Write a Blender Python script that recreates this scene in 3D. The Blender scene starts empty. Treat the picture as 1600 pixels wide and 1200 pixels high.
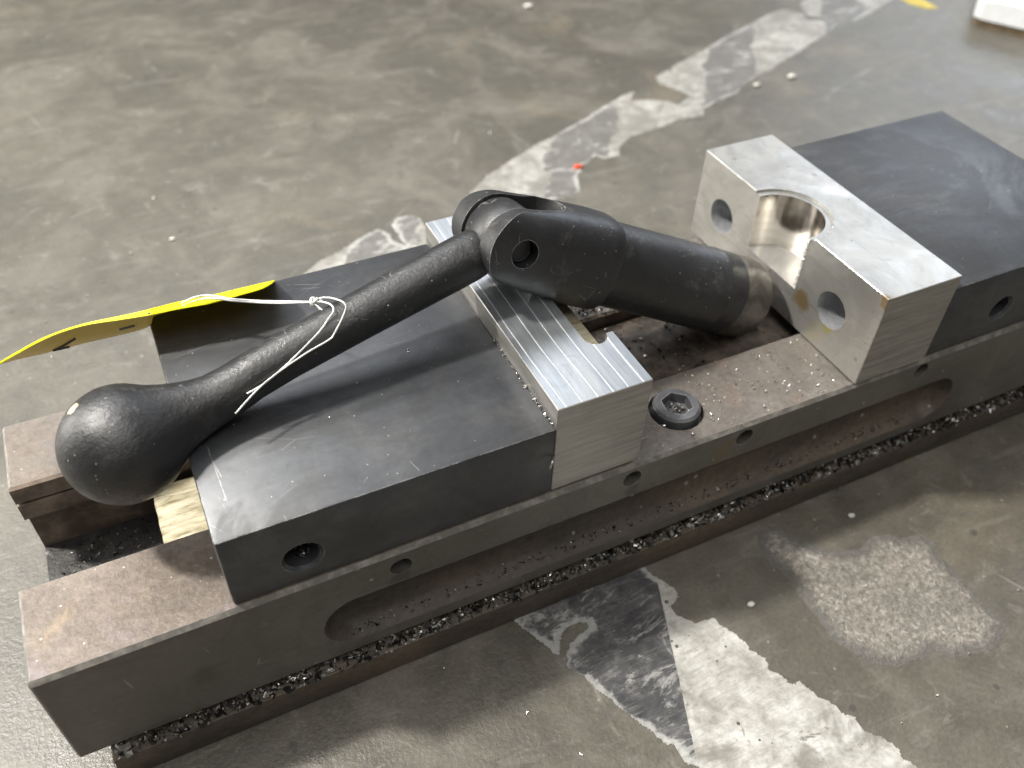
import bpy, bmesh, math, random
from mathutils import Vector as V, Matrix
import mathutils
random.seed(7)
sc = bpy.context.scene
COL = sc.collection
# ------------------------------------------------------------------ camera
cd = bpy.data.cameras.new('camera'); cam = bpy.data.objects.new('camera', cd); COL.objects.link(cam)
CM = ((0.90211, 0.281652, -0.32691), (-0.43062, 0.636155, -0.640213), (0.027648, 0.718317, 0.695167))
CC = (0.088429, -0.225224, 0.414312)
cam.matrix_world = Matrix([list(CM[i]) + [CC[i]] for i in range(3)] + [[0, 0, 0, 1]])
cd.sensor_fit = 'HORIZONTAL'; cd.sensor_width = 36; cd.lens = 1396.35 / 1600 * 36
cd.clip_start = 0.01; cd.clip_end = 60
cd.dof.use_dof = True; cd.dof.focus_distance = 0.405; cd.dof.aperture_fstop = 7.5
sc.camera = cam
# ------------------------------------------------------------------ world: the dim grey hall all round
w = bpy.data.worlds.new('World'); sc.world = w; w.use_nodes = True
bg = w.node_tree.nodes['Background']; bg.inputs[0].default_value = (1.0, 0.985, 0.95, 1); bg.inputs[1].default_value = 0.14
sc.view_settings.view_transform = 'Standard'; sc.view_settings.look = 'None'
sc.view_settings.exposure = 0; sc.view_settings.gamma = 1
# ------------------------------------------------------------------ lamps of the hall (high-bay lamps and two bright door openings) plus added fill panels
TGT = V((0.22, 0.07, 0.1))
def lamp(name, pos, sx, sy, watt, color, aim=None):
    l = bpy.data.lights.new(name, 'AREA'); l.shape = 'RECTANGLE'; l.size = sx; l.size_y = sy
    l.energy = watt; l.color = color
    o = bpy.data.objects.new(name, l); COL.objects.link(o); o.location = pos
    d = (V(aim) if aim is not None else TGT) - V(pos)
    o.rotation_euler = d.to_track_quat('-Z', 'Y').to_euler()
    return o
kd = V((-0.6, 0.33, 1.0)).normalized()
lamp('high_bay_lamp', TGT + kd * 1.75, 0.125, 0.125, 43, (1.0, 0.96, 0.89))
lamp('high_bay_lamp', TGT + V((-0.42, 0.62, 1.0)).normalized() * 3.2, 0.3, 0.3, 18, (1.0, 0.96, 0.89))
lamp('fill_panel', (0.35, 2.7, 3.1), 2.8, 1.2, 54, (0.93, 0.96, 1.0))  # added panel, brightens the jaw tops by its reflection
lamp('fill_panel', (-0.3, 0.7, 4.0), 2.0, 2.0, 36, (1.0, 0.98, 0.94))  # added broad overhead fill
lamp('fill_panel', (0.1, -1.5, 4.0), 2.0, 2.0, 56, (1.0, 0.97, 0.92))  # added fill, softens the shadow in front of the vise
lamp('door_light', (-4.2, 3.7, 1.5), 2.4, 2.6, 215, (1.0, 0.97, 0.91), (0, 0.3, 0.2))
lamp('door_light', (4.9, 3.0, 2.5), 2.2, 1.8, 62, (0.80, 0.88, 1.0), (0.3, 0.1, 0.1))
# measured outlines and paths (metres)
SCR = [[0.0882, 0.0557, 0.0892, 0.0211], [0.0881, 0.0491, 0.09, 0.0349], [0.1013, 0.0317, 0.1068, 0.0349], [0.1068, 0.0349, 0.1073, 0.0245], [0.1013, 0.0317, 0.1073, 0.0245], [0.1079, 0.0054, 0.1081, 0.0022], [0.0866, 0.0252, 0.0878, 0.018], [0.0792, 0.015, 0.0866, 0.0039], [0.1471, 0.1486, 0.1636, 0.142], [0.1535, 0.1418, 0.1693, 0.1384], [0.1385, 0.0058, 0.1442, 0.0106], [0.1628, 0.0117, 0.1646, 0.0052]]
TAPE = {'front': [[0.2069, -0.0037], [0.2167, -0.0008], [0.2867, -0.0015], [0.2887, -0.0116], [0.2944, -0.0221], [0.294, -0.0279], [0.2894, -0.0314], [0.2866, -0.031], [0.287, -0.0382], [0.2898, -0.0416], [0.2921, -0.0458], [0.2967, -0.0464], [0.3037, -0.048], [0.3057, -0.0545], [0.309, -0.0607], [0.3106, -0.0655], [0.3101, -0.0703], [0.3125, -0.073], [0.3143, -0.0782], [0.3127, -0.0842], [0.3161, -0.0877], [0.3171, -0.0929], [0.3191, -0.0953], [0.3229, -0.0956], [0.3253, -0.1051], [0.3298, -0.1117], [0.3317, -0.1189], [0.3355, -0.1215], [0.3345, -0.125], [0.3356, -0.1304], [0.3411, -0.1355], [0.3425, -0.1404], [0.3439, -0.1436], [0.3422, -0.1462], [0.3443, -0.1513], [0.3474, -0.1704], [0.2641, -0.1469], [0.2594, -0.1295], [0.2523, -0.1104], [0.2479, -0.105], [0.2482, -0.0977], [0.2473, -0.0951], [0.2451, -0.0957], [0.2416, -0.087], [0.2354, -0.0736], [0.231, -0.0626], [0.2279, -0.0537], [0.2236, -0.0433], [0.2206, -0.0394], [0.2236, -0.0336], [0.2281, -0.0297], [0.2345, -0.0266], [0.2419, -0.0253], [0.2412, -0.0214], [0.2363, -0.0198], [0.2302, -0.0206], [0.2253, -0.0234], [0.2191, -0.0329], [0.2172, -0.0277], [0.2158, -0.0231], [0.2135, -0.0204], [0.2112, -0.0139]], 'p1': [[0.1878, 0.3259], [0.2066, 0.3389], [0.2236, 0.3443], [0.2428, 0.3549], [0.2624, 0.3619], [0.2675, 0.3519], [0.2671, 0.3406], [0.2763, 0.3291], [0.2483, 0.3102], [0.2166, 0.3066]], 'p2': [[0.2737, 0.363], [0.282, 0.3705], [0.292, 0.3704], [0.2978, 0.3638], [0.2975, 0.3529], [0.304, 0.3305], [0.2935, 0.318], [0.2757, 0.3275], [0.2736, 0.3435]], 'p3': [[0.3524, 0.3838], [0.3767, 0.4017], [0.4081, 0.418], [0.4381, 0.4327], [0.4756, 0.4469], [0.5028, 0.4586], [0.5373, 0.4754], [0.5677, 0.4895], [0.5816, 0.4914], [0.5665, 0.4751], [0.5829, 0.4713], [0.6024, 0.4603], [0.6066, 0.4469], [0.6262, 0.433], [0.6159, 0.4202], [0.5908, 0.425], [0.5757, 0.4188], [0.5483, 0.4153], [0.5291, 0.4127], [0.511, 0.4022], [0.5021, 0.3871], [0.4863, 0.3864], [0.4815, 0.3957], [0.4637, 0.385], [0.45, 0.3707], [0.439, 0.3471], [0.4271, 0.3434], [0.3866, 0.3477], [0.3469, 0.3646]], 'p4': [[0.6175, 0.5095], [0.6488, 0.5262], [0.6927, 0.5427], [0.7429, 0.5659], [0.7863, 0.5828], [0.8343, 0.6038], [0.8601, 0.6102], [0.8742, 0.588], [0.8669, 0.5706], [0.9004, 0.5534], [0.8691, 0.5344], [0.8324, 0.519], [0.8033, 0.5053], [0.7699, 0.4908], [0.7379, 0.4769], [0.7176, 0.472], [0.6758, 0.4483], [0.6476, 0.4418], [0.6223, 0.4318], [0.6062, 0.4485], [0.6285, 0.4616], [0.6209, 0.483], [0.6145, 0.4949]], 'p5': [[0.8884, 0.6118], [0.8768, 0.5829], [0.8968, 0.5628], [0.9182, 0.5483], [0.9553, 0.5602], [1.0087, 0.582], [1.0912, 0.6185], [1.0191, 0.6704], [0.9346, 0.6443]], 'spall': [[0.3585, -0.0125], [0.3679, -0.0103], [0.3752, -0.0157], [0.3757, -0.0238], [0.3838, -0.0337], [0.3934, -0.0415], [0.4063, -0.0454], [0.4182, -0.0411], [0.4267, -0.0439], [0.4316, -0.0491], [0.4458, -0.0521], [0.4476, -0.0603], [0.4438, -0.0681], [0.4447, -0.0826], [0.4435, -0.1022], [0.4454, -0.1159], [0.4348, -0.1214], [0.4228, -0.124], [0.4131, -0.1203], [0.4033, -0.119], [0.3974, -0.1115], [0.3881, -0.112], [0.3745, -0.1104], [0.366, -0.1058], [0.3591, -0.0967], [0.3531, -0.084], [0.3547, -0.0744], [0.3542, -0.0592], [0.3568, -0.0449], [0.3536, -0.0319], [0.3518, -0.0226]], 'yellow': [[1.0237, 0.5983], [1.0501, 0.5925], [1.0446, 0.5592], [1.0446, 0.5419], [1.028, 0.5442], [1.0188, 0.565]], 'white': [[1.0615, 0.5038], [1.1101, 0.5423], [1.1901, 0.6046], [1.283, 0.5205], [1.1127, 0.3809], [1.0833, 0.4453]], 'orange': [0.4568, 0.3831], 'r1': [0.5761, 0.726], 'r2': [0.7529, 0.456], 'r3': [0.7067, 0.4542], 'r4': [0.1096, 0.4121], 'r5': [0.327, -0.049], 'r6': [0.4174, -0.0246], 'r7': [0.485, -0.0053]}
TN = [[0.13914, 0.1272, 0.151], [0.13276, 0.12379, 0.151], [0.12202, 0.12293, 0.151], [0.10862, 0.12231, 0.151], [0.0945, 0.12391, 0.151], [0.0875, 0.12446, 0.151], [0.08276, 0.12479, 0.151], [0.08056, 0.12501, 0.151], [0.06969, 0.12657, 0.151], [0.05553, 0.12888, 0.151], [0.04421, 0.12812, 0.151], [0.03476, 0.12526, 0.151], [0.02543, 0.12074, 0.151], [0.01763, 0.11666, 0.151]]
TM = [[0.14163, 0.1432, 0.13919], [0.13816, 0.13979, 0.14007], [0.1242, 0.13893, 0.14067], [0.10996, 0.13831, 0.14091], [0.09507, 0.13991, 0.14021], [0.0875, 0.14046, 0.13913], [0.08224, 0.14079, 0.13787], [0.07889, 0.14101, 0.13247], [0.06716, 0.14257, 0.13047], [0.05204, 0.14488, 0.12908], [0.0402, 0.14412, 0.1297], [0.03062, 0.14126, 0.13192], [0.02177, 0.13674, 0.13578], [0.01426, 0.13266, 0.13851]]
TF = [[0.14404, 0.1612, 0.1256], [0.13824, 0.15779, 0.12831], [0.12698, 0.15693, 0.1291], [0.1115, 0.15631, 0.12969], [0.096, 0.15791, 0.12937], [0.08731, 0.15846, 0.12891], [0.08238, 0.15879, 0.12864], [0.07988, 0.15901, 0.12828], [0.06837, 0.16057, 0.12743], [0.05258, 0.16288, 0.12646], [0.04012, 0.16212, 0.12622], [0.02979, 0.15926, 0.12619], [0.01941, 0.15474, 0.12567], [0.01072, 0.15066, 0.12517]]
STR = {'str1': [[0.14773, 0.08657, 0.16499], [0.15286, 0.08702, 0.16554], [0.1565, 0.07623, 0.17121], [0.15876, 0.07197, 0.17048], [0.15703, 0.07045, 0.16688], [0.15102, 0.06709, 0.16074], [0.14823, 0.06594, 0.15936], [0.13789, 0.06428, 0.15711], [0.12557, 0.06105, 0.15446], [0.11473, 0.05796, 0.15097], [0.10257, 0.05091, 0.14739]], 'str2': [[0.14773, 0.08657, 0.16499], [0.15176, 0.08314, 0.16623], [0.15399, 0.07766, 0.16778], [0.1537, 0.07418, 0.16729], [0.15102, 0.07266, 0.16541], [0.14582, 0.06989, 0.16214], [0.13564, 0.06579, 0.15778], [0.1258, 0.0624, 0.15359], [0.11696, 0.05914, 0.15129], [0.10943, 0.05806, 0.14963]], 'tie1': [[0.14773, 0.08657, 0.16499], [0.1375, 0.10506, 0.15501], [0.12775, 0.11639, 0.15017], [0.117, 0.11873, 0.15302], [0.11202, 0.12202, 0.1537], [0.10625, 0.12499, 0.15374], [0.10114, 0.12653, 0.15274], [0.09634, 0.1322, 0.14708]], 'tie2': [[0.14773, 0.08657, 0.16499], [0.1373, 0.10459, 0.15448], [0.12754, 0.11591, 0.14963], [0.11679, 0.11826, 0.15249], [0.11301, 0.12063, 0.1529], [0.10584, 0.12406, 0.15268], [0.10014, 0.12888, 0.14869], [0.09658, 0.13289, 0.14495]], 'wrap1': [[0.14773, 0.08657, 0.16499], [0.14979, 0.08283, 0.16279], [0.15146, 0.07364, 0.16416], [0.15499, 0.06834, 0.15947], [0.15908, 0.06834, 0.15136]], 'wrap2': [[0.14773, 0.08657, 0.16499], [0.1504, 0.08052, 0.16396], [0.15298, 0.07231, 0.16359], [0.15661, 0.06815, 0.15906], [0.16123, 0.06842, 0.15203]], 'knot': [0.14773, 0.08657, 0.16499]}
PINROT = 10
# ================================================================== node helper
class G:
    def __init__(s, name, rough=.5, metal=0., col=(.5, .5, .5)):
        s.m = bpy.data.materials.new(name); s.m.use_nodes = True; s.nt = s.m.node_tree
        s.b = s.nt.nodes['Principled BSDF']; s.co = s.N('ShaderNodeTexCoord').outputs['Object']
        s.set('Base Color', (*col, 1) if len(col) == 3 else col); s.set('Roughness', rough); s.set('Metallic', metal)
    def N(s, t): return s.nt.nodes.new(t)
    def put(s, inp, v):
        if isinstance(v, bpy.types.NodeSocket): s.nt.links.new(v, inp)
        else:
            if isinstance(v, tuple) and len(v) == 3 and inp.type == 'RGBA': v = (*v, 1)
            inp.default_value = v
    def set(s, k, v): s.put(s.b.inputs[k], v)
    def map(s, sc=(1, 1, 1), rot=(0, 0, 0), loc=(0, 0, 0), vec=None):
        n = s.N('ShaderNodeMapping'); s.put(n.inputs[0], vec or s.co)
        n.inputs['Scale'].default_value = sc; n.inputs['Rotation'].default_value = rot; n.inputs['Location'].default_value = loc
        return n.outputs[0]
    def noise(s, scale, detail=4, rough=.6, dist=0, vec=None):
        n = s.N('ShaderNodeTexNoise'); s.put(n.inputs['Vector'], vec or s.co)
        n.inputs['Scale'].default_value = scale; n.inputs['Detail'].default_value = detail
        n.inputs['Roughness'].default_value = rough; n.inputs['Distortion'].default_value = dist
        return n.outputs['Fac']
    def vor(s, scale, feat='F1', vec=None, out='Distance', rnd=1):
        n = s.N('ShaderNodeTexVoronoi'); n.feature = feat; s.put(n.inputs['Vector'], vec or s.co)
        n.inputs['Scale'].default_value = scale; n.inputs['Randomness'].default_value = rnd
        return n.outputs[out]
    def ramp(s, f, stops, interp='LINEAR'):
        n = s.N('ShaderNodeValToRGB'); r = n.color_ramp; r.interpolation = interp
        while len(r.elements) < len(stops): r.elements.new(.5)
        for e, (p, c) in zip(r.elements, stops):
            e.position = p; e.color = (c, c, c, 1) if isinstance(c, (int, float)) else (*c, 1)
        s.put(n.inputs[0], f); return n.outputs[0]
    def mix(s, f, a, b, blend='MIX'):
        n = s.N('ShaderNodeMix'); n.data_type = 'RGBA'; n.blend_type = blend
        s.put(n.inputs[0], f); s.put(n.inputs[6], a); s.put(n.inputs[7], b); return n.outputs[2]
    def ma(s, op, a, b=0., c=0., clamp=False):
        n = s.N('ShaderNodeMath'); n.operation = op; n.use_clamp = clamp
        s.put(n.inputs[0], a); s.put(n.inputs[1], b); s.put(n.inputs[2], c); return n.outputs[0]
    def xyz(s, vec=None):
        n = s.N('ShaderNodeSeparateXYZ'); s.put(n.inputs[0], vec or s.co); return n.outputs
    def bump(s, h, strength=.3, dist=.0005):
        n = s.N('ShaderNodeBump'); s.put(n.inputs['Height'], h); n.inputs['Strength'].default_value = strength
        n.inputs['Distance'].default_value = dist
        l = getattr(s, '_bump', None)
        if l is not None: s.put(n.inputs['Normal'], l)
        s._bump = n.outputs[0]; s.set('Normal', n.outputs[0])
    def smooth(s, x, lo, hi):
        n = s.N('ShaderNodeMapRange'); n.interpolation_type = 'SMOOTHSTEP'; s.put(n.inputs[0], x)
        n.inputs[1].default_value = lo; n.inputs[2].default_value = hi
        return n.outputs[0]
    def specks(s, scale, size, keep=.5, vec=None):
        """small dots: 1 inside a dot; keep = share of cells that have one"""
        d = s.vor(scale, vec=vec); c = s.vor(scale, vec=vec, out='Color')
        q = s.N('ShaderNodeSeparateColor'); s.put(q.inputs[0], c)
        on = s.ma('LESS_THAN', q.outputs[0], keep)
        sz = s.ma('MULTIPLY', q.outputs[1], size)
        return s.ma('MULTIPLY', on, s.ma('LESS_THAN', d, sz))
    def edge(s, rad=.0008, lo=.02, hi=.12):
        bv = s.N('ShaderNodeBevel'); bv.samples = 4; bv.inputs[0].default_value = rad
        ge = s.N('ShaderNodeNewGeometry'); d = s.N('ShaderNodeVectorMath'); d.operation = 'DOT_PRODUCT'
        s.put(d.inputs[0], bv.outputs[0]); s.put(d.inputs[1], ge.outputs['Normal'])
        return s.smooth(s.ma('SUBTRACT', 1., d.outputs['Value']), lo, hi)
    def dist(s, p):
        n = s.N('ShaderNodeVectorMath'); n.operation = 'DISTANCE'; s.put(n.inputs[0], s.co); n.inputs[1].default_value = p
        return n.outputs['Value']
    def seg(s, X, Y, x0, y0, x1, y1, wid):
        """1 on a thin straight scratch between two points"""
        L = math.hypot(x1 - x0, y1 - y0); ux, uy = (x1 - x0) / L, (y1 - y0) / L
        ax = s.ma('SUBTRACT', X, x0); ay = s.ma('SUBTRACT', Y, y0)
        al = s.ma('ADD', s.ma('MULTIPLY', ax, ux), s.ma('MULTIPLY', ay, uy))
        pe = s.ma('ABSOLUTE', s.ma('SUBTRACT', s.ma('MULTIPLY', ax, uy), s.ma('MULTIPLY', ay, ux)))
        a = s.ma('LESS_THAN', s.ma('ABSOLUTE', s.ma('SUBTRACT', al, L / 2)), L / 2)
        return s.ma('MULTIPLY', a, s.ma('LESS_THAN', pe, wid))

# ================================================================== materials
def m_floor():
    g = G('worn_concrete', .5)
    big = g.noise(2.2, 5, .62, .6); mid = g.noise(11, 6, .65, .8); fin = g.noise(70, 5, .6); gr = g.noise(420, 3, .6)
    c = g.ramp(big, [(.3, (.082, .075, .060)), (.5, (.115, .106, .085)), (.7, (.162, .149, .121))])
    c = g.mix(g.ma('MULTIPLY', g.smooth(mid, .42, .70), .8), c, (.178, .165, .137))
    c = g.mix(g.ma('MULTIPLY', g.smooth(mid, .47, .3), .6), c, (.108, .105, .090))
    c = g.mix(g.ma('MULTIPLY', g.smooth(g.noise(5, 4, .6, 1.2, g.map(loc=(3, 1, 0))), .58, .72), .35), c, (.24, .20, .14))
    c = g.mix(.35, c, g.ramp(fin, [(.3, .33), (.5, .5), (.72, .68)]), 'OVERLAY')
    c = g.mix(.35, c, g.ramp(gr, [(.3, .3), (.5, .5), (.7, .7)]), 'OVERLAY')
    sm = g.noise(24, 5, .7, 1.5, g.map(sc=(1, 2.2, 1), rot=(0, 0, .5)))
    c = g.mix(g.ma('MULTIPLY', g.smooth(sm, .54, .68), .5), c, (.098, .096, .088))
    sm2 = g.noise(38, 6, .75, .8, g.map(loc=(7, 3, 0)))
    c = g.mix(g.ma('MULTIPLY', g.smooth(sm2, .55, .70), .45), c, (.27, .26, .23))
    tr = g.noise(30, 6, .75, .3, g.map(sc=(.3, 2.6, 1), rot=(0, 0, -.35)))
    c = g.mix(g.ma('MULTIPLY', g.smooth(tr, .56, .66), .28), c, (.25, .24, .21)); c = g.mix(g.ma('MULTIPLY', g.smooth(tr, .42, .34), .35), c, (.085, .082, .072))
    stn = g.noise(16, 7, .8, .4, g.map(loc=(1, 5, 2))); c = g.mix(g.ma('MULTIPLY', g.smooth(stn, .60, .63), .28), c, (.075, .07, .06))
    hl = g.ma('MULTIPLY', g.smooth(g.vor(9, 'DISTANCE_TO_EDGE', g.map(sc=(.6, 1.5, 1), rot=(0, 0, 1.1))), .006, .002), g.smooth(g.noise(12, 3), .56, .64)); c = g.mix(g.ma('MULTIPLY', hl, .4), c, (.33, .32, .29))
    c = g.mix(g.ma('MULTIPLY', g.specks(230, .26, .06), .4), c, (.42, .40, .36))
    c = g.mix(g.ma('MULTIPLY', g.specks(95, .22, .12), .7), c, (.07, .065, .06))
    g.set('Base Color', c)
    g.set('Roughness', g.ramp(mid, [(.3, .30), (.7, .50)]))
    g.set('Specular IOR Level', .6)
    g.bump(fin, .3, .0014); g.bump(gr, .6, .0006); g.bump(g.noise(1100, 2), .3, .0003)
    return g.m
def m_spall():
    g = G('spalled_concrete', .85)
    v = g.vor(620, out='Color'); q = g.N('ShaderNodeSeparateColor'); g.put(q.inputs[0], v)
    n = g.noise(300, 5, .7); n2 = g.noise(38, 3, .6)
    c = g.ramp(n, [(.3, (.125, .115, .10)), (.5, (.235, .217, .19)), (.68, (.40, .37, .33))])
    c = g.mix(g.ma('MULTIPLY', g.smooth(q.outputs[0], .8, .95), .7), c, (.44, .41, .37))
    c = g.mix(g.ma('MULTIPLY', g.smooth(n2, .5, .7), .25), c, (.28, .24, .20))
    at = g.N('ShaderNodeAttribute'); at.attribute_name = 'edge'
    e = g.ma('ADD', at.outputs['Fac'], g.ma('MULTIPLY', g.ma('SUBTRACT', g.noise(90, 5, .75), .5), .016))
    c = g.mix(g.ma('MULTIPLY', g.smooth(g.noise(26, 5, .7, .5), .46, .64), .45), c, (.15, .14, .122))
    c = g.mix(g.ma('MULTIPLY', g.smooth(e, .0095, .002), .8), c, (.118, .114, .105))
    g.set('Base Color', c); g.bump(n, .9, .0012); g.bump(g.noise(600, 2), .6, .0005)
    return g.m
def m_tape(name, line=None, black=.0, stripes=None):
    """worn floor marking tape; line = (x0,y0,x1,y1): black vinyl on its left side"""
    g = G(name, .38); X, Y, Z = g.xyz()
    at = g.N('ShaderNodeAttribute'); at.attribute_name = 'edge'; edge = at.outputs['Fac']
    n1 = g.noise(70, 6, .72, .4); n2 = g.noise(300, 5, .7); n3 = g.noise(28, 4, .6, .5)
    hair = g.noise(120, 6, .8, 1.5, g.map(sc=(.35, 2.4, 1), rot=(0, 0, .5)))
    wt = g.ramp(n1, [(.3, (.29, .28, .255)), (.5, (.48, .47, .44)), (.66, (.63, .625, .60))])
    wt = g.mix(g.ma('MULTIPLY', g.smooth(hair, .50, .36), .55), wt, (.27, .255, .22))
    wt = g.mix(g.ma('MULTIPLY', g.smooth(n3, .55, .66), .75), wt, (.21, .198, .172))
    wt = g.mix(.35, wt, g.ramp(n2, [(.3, .25), (.55, .55), (.75, .75)]), 'OVERLAY')
    bk = g.ramp(n1, [(.3, (.040, .040, .044)), (.55, (.085, .085, .089)), (.72, (.20, .198, .193))])
    if stripes:
        wv = g.ma('ADD', g.ma('MULTIPLY', X, stripes[0]), g.ma('MULTIPLY', Y, stripes[1]))
        wv = g.ma('ADD', wv, g.ma('MULTIPLY', g.ma('SUBTRACT', g.noise(16, 4, .65, .5), .5), .045))
        fr = g.ma('FRACT', g.ma('DIVIDE', g.ma('ADD', wv, stripes[3]), stripes[2])); isb = g.ma('LESS_THAN', fr, stripes[4])
    else:
        x0, y0, x1, y1 = line; L = math.hypot(x1 - x0, y1 - y0)
        s = g.ma('SUBTRACT', g.ma('MULTIPLY', g.ma('SUBTRACT', X, x0), (y1 - y0) / L), g.ma('MULTIPLY', g.ma('SUBTRACT', Y, y0), (x1 - x0) / L))
        isb = g.ma('GREATER_THAN', g.ma('ADD', s, g.ma('MULTIPLY', g.ma('SUBTRACT', n2, .5), .0015)), 0.)
    ew = g.ma('SUBTRACT', edge, g.ma('MULTIPLY', g.ma('MULTIPLY', n2, g.smooth(n3, .38, .6)), .0080)); wear = g.ma('MULTIPLY', g.smooth(ew, .0010, -.0016), .62)
    wear = g.ma('MAXIMUM', wear, g.ma('MULTIPLY', g.smooth(n3, .60, .68), g.smooth(hair, .46, .62)))
    scr = g.ma('MULTIPLY', g.smooth(g.vor(26, 'DISTANCE_TO_EDGE', g.map(sc=(.5, 1.6, 1), rot=(0, 0, .9))), .012, .004), g.smooth(n1, .46, .56))
    wear = g.ma('MAXIMUM', wear, g.ma('MULTIPLY', g.ma('MULTIPLY', scr, .35), g.smooth(n2, .4, .6)))
    if stripes: bk = g.mix(.6, bk, (.21, .20, .18)); wt = g.mix(g.ma('MULTIPLY', g.smooth(g.noise(24, 6, .75, .8), .40, .60), .75), wt, (.20, .19, .165)); wt = g.mix(.25, wt, (.22, .21, .19))
    bk = g.mix(g.ma('MULTIPLY', g.smooth(hair, .50, .64), .5), bk, (.24, .235, .225))
    sc2 = g.smooth(g.noise(36, 6, .8, .6, g.map(sc=(.6, 1.6, 1), rot=(0, 0, .9), loc=(.3, .7, 0))), .54, .62); bk = g.mix(g.ma('MULTIPLY', sc2, .65), bk, (.46, .455, .44))
    bk = g.mix(wear, bk, g.mix(n2, (.22, .215, .20), (.85, .85, .82)))
    c = g.mix(isb, wt, bk)
    gone = g.smooth(g.noise(55, 6, .8, .6, g.map(loc=(9, 1, 0))), .60, .66)
    c = g.mix(g.ma('MULTIPLY', gone, .85), c, (.165, .158, .136))
    c = g.mix(g.ma('MULTIPLY', g.specks(210, .26, .2), .9), c, (.06, .06, .055))
    g.set('Base Color', c); g.set('Roughness', g.ramp(n1, [(.3, .3), (.7, .6)]))
    g.bump(n1, .4, .0008); g.bump(hair, .25, .0005)
    return g.m
def m_black_steel():
    """blackened ground steel of the two jaws"""
    g = G('blackened_steel', .4, .0)
    n = g.noise(22, 5, .65, .5); f = g.noise(260, 4, .6); X, Y, Z = g.xyz()
    c = g.ramp(n, [(.3, (.044, .048, .056)), (.55, (.066, .070, .078)), (.75, (.102, .102, .103))])
    c = g.mix(g.ma('MULTIPLY', g.smooth(g.noise(14, 3, .5, 1, g.map(loc=(5, 2, 0))), .60, .72), .5), c, (.10, .088, .06))
    c = g.mix(.3, c, g.ramp(f, [(.3, .3), (.7, .7)]), 'OVERLAY')
    c = g.mix(g.ma('MULTIPLY', g.specks(520, .22, .06), .8), c, (.4, .39, .37))
    scr = None
    for a in SCR[:2] + SCR[5:]:
        k = g.seg(X, Y, *a, .00016); scr = k if scr is None else g.ma('MAXIMUM', scr, k)
    fine = g.smooth(g.vor(48, 'DISTANCE_TO_EDGE', g.map(sc=(.25, 1.5, 1), rot=(0, 0, .6))), .006, .002)
    fine = g.ma('MULTIPLY', fine, g.smooth(g.noise(30, 2), .55, .65))
    k = g.ma('MAXIMUM', g.ma('MULTIPLY', g.ma('MULTIPLY', scr, .5), g.smooth(g.noise(170, 3), .36, .56)), g.ma('MULTIPLY', fine, .2))
    up = g.smooth(g.ma('ABSOLUTE', Z), .13, .1304)
    k = g.ma('MULTIPLY', k, up)
    c = g.mix(k, c, (.42, .42, .42))
    g.set('Base Color', c)
    st = g.noise(70, 4, .7, .2, g.map(sc=(.12, 2.5, 2.5)))
    sm = g.smooth(g.noise(9, 5, .7, 1.6, g.map(loc=(2, 8, 0))), .46, .60)
    c = g.mix(g.ma('MULTIPLY', sm, .35), c, (.030, .029, .028)); c = g.mix(.35, c, g.ramp(st, [(.3, .35), (.7, .66)]), 'OVERLAY')
    ed = g.ma('MULTIPLY', g.edge(.0009), g.smooth(g.noise(120, 4, .7), .42, .60)); c = g.mix(g.ma('MULTIPLY', ed, .8), c, (.42, .41, .39))
    g.set('Base Color', c); g.set('Metallic', .28); g.set('Specular IOR Level', .75)
    g.set('Roughness', g.ma('ADD', g.ramp(n, [(.3, .36), (.7, .46)]), g.ma('MULTIPLY', sm, .10)))
    g.bump(st, .10, .0003)
    g.bump(f, .12, .0003); g.bump(g.noise(900, 2), .1, .0002)
    return g.m
def m_ground_steel():
    g = G('ground_steel', .42, .2)
    n = g.noise(16, 5, .65, .4); f = g.noise(300, 3, .6); st = g.noise(60, 4, .6, 0, g.map(sc=(.2, 1, 5)))
    c = g.ramp(n, [(.3, (.105, .099, .087)), (.55, (.145, .137, .122)), (.75, (.19, .18, .158))])
    c = g.mix(g.ma('MULTIPLY', g.smooth(g.noise(30, 5, .7, 1), .58, .7), .4), c, (.075, .062, .048))
    c = g.mix(.2, c, st, 'OVERLAY'); c = g.mix(.2, c, g.ramp(f, [(.3, .3), (.7, .7)]), 'OVERLAY')
    c = g.mix(g.ma('MULTIPLY', g.specks(190, .2, .09), .7), c, (.4, .39, .36))
    for p_, r_, k_ in (((.327, 0, .073), .010, (.13, .10, .03)), ((.272, 0, .070), .006, (.05, .045, .038)), ((.15, 0, .068), .007, (.055, .05, .04)), ((.06, 0, .05), .009, (.085, .075, .06))):
        dd = g.ma('ADD', g.dist(p_), g.ma('MULTIPLY', g.ma('SUBTRACT', g.noise(110, 4, .7), .5), r_ * 1.8)); c = g.mix(g.ma('MULTIPLY', g.smooth(dd, r_, r_ * .3), .6), c, k_)
    sc1 = g.ma('MULTIPLY', g.smooth(g.vor(30, 'DISTANCE_TO_EDGE', g.map(sc=(.7, 1, 1.7), rot=(.3, .5, .2))), .010, .003), g.smooth(g.noise(40, 3), .58, .66))
    c = g.mix(g.ma('MULTIPLY', sc1, .45), c, (.42, .40, .36))
    c = g.mix(g.ma('MULTIPLY', g.smooth(g.noise(12, 5, .7, 1.4, g.map(loc=(6, 0, 3))), .52, .66), .4), c, (.070, .062, .050))
    ed = g.ma('MULTIPLY', g.edge(.0008), g.smooth(g.noise(140, 4, .7), .40, .58)); c = g.mix(g.ma('MULTIPLY', ed, .6), c, (.40, .38, .34))
    g.set('Base Color', c); g.set('Roughness', g.ramp(n, [(.3, .36), (.7, .52)]))
    g.bump(f, .15, .0003)
    return g.m
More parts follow.
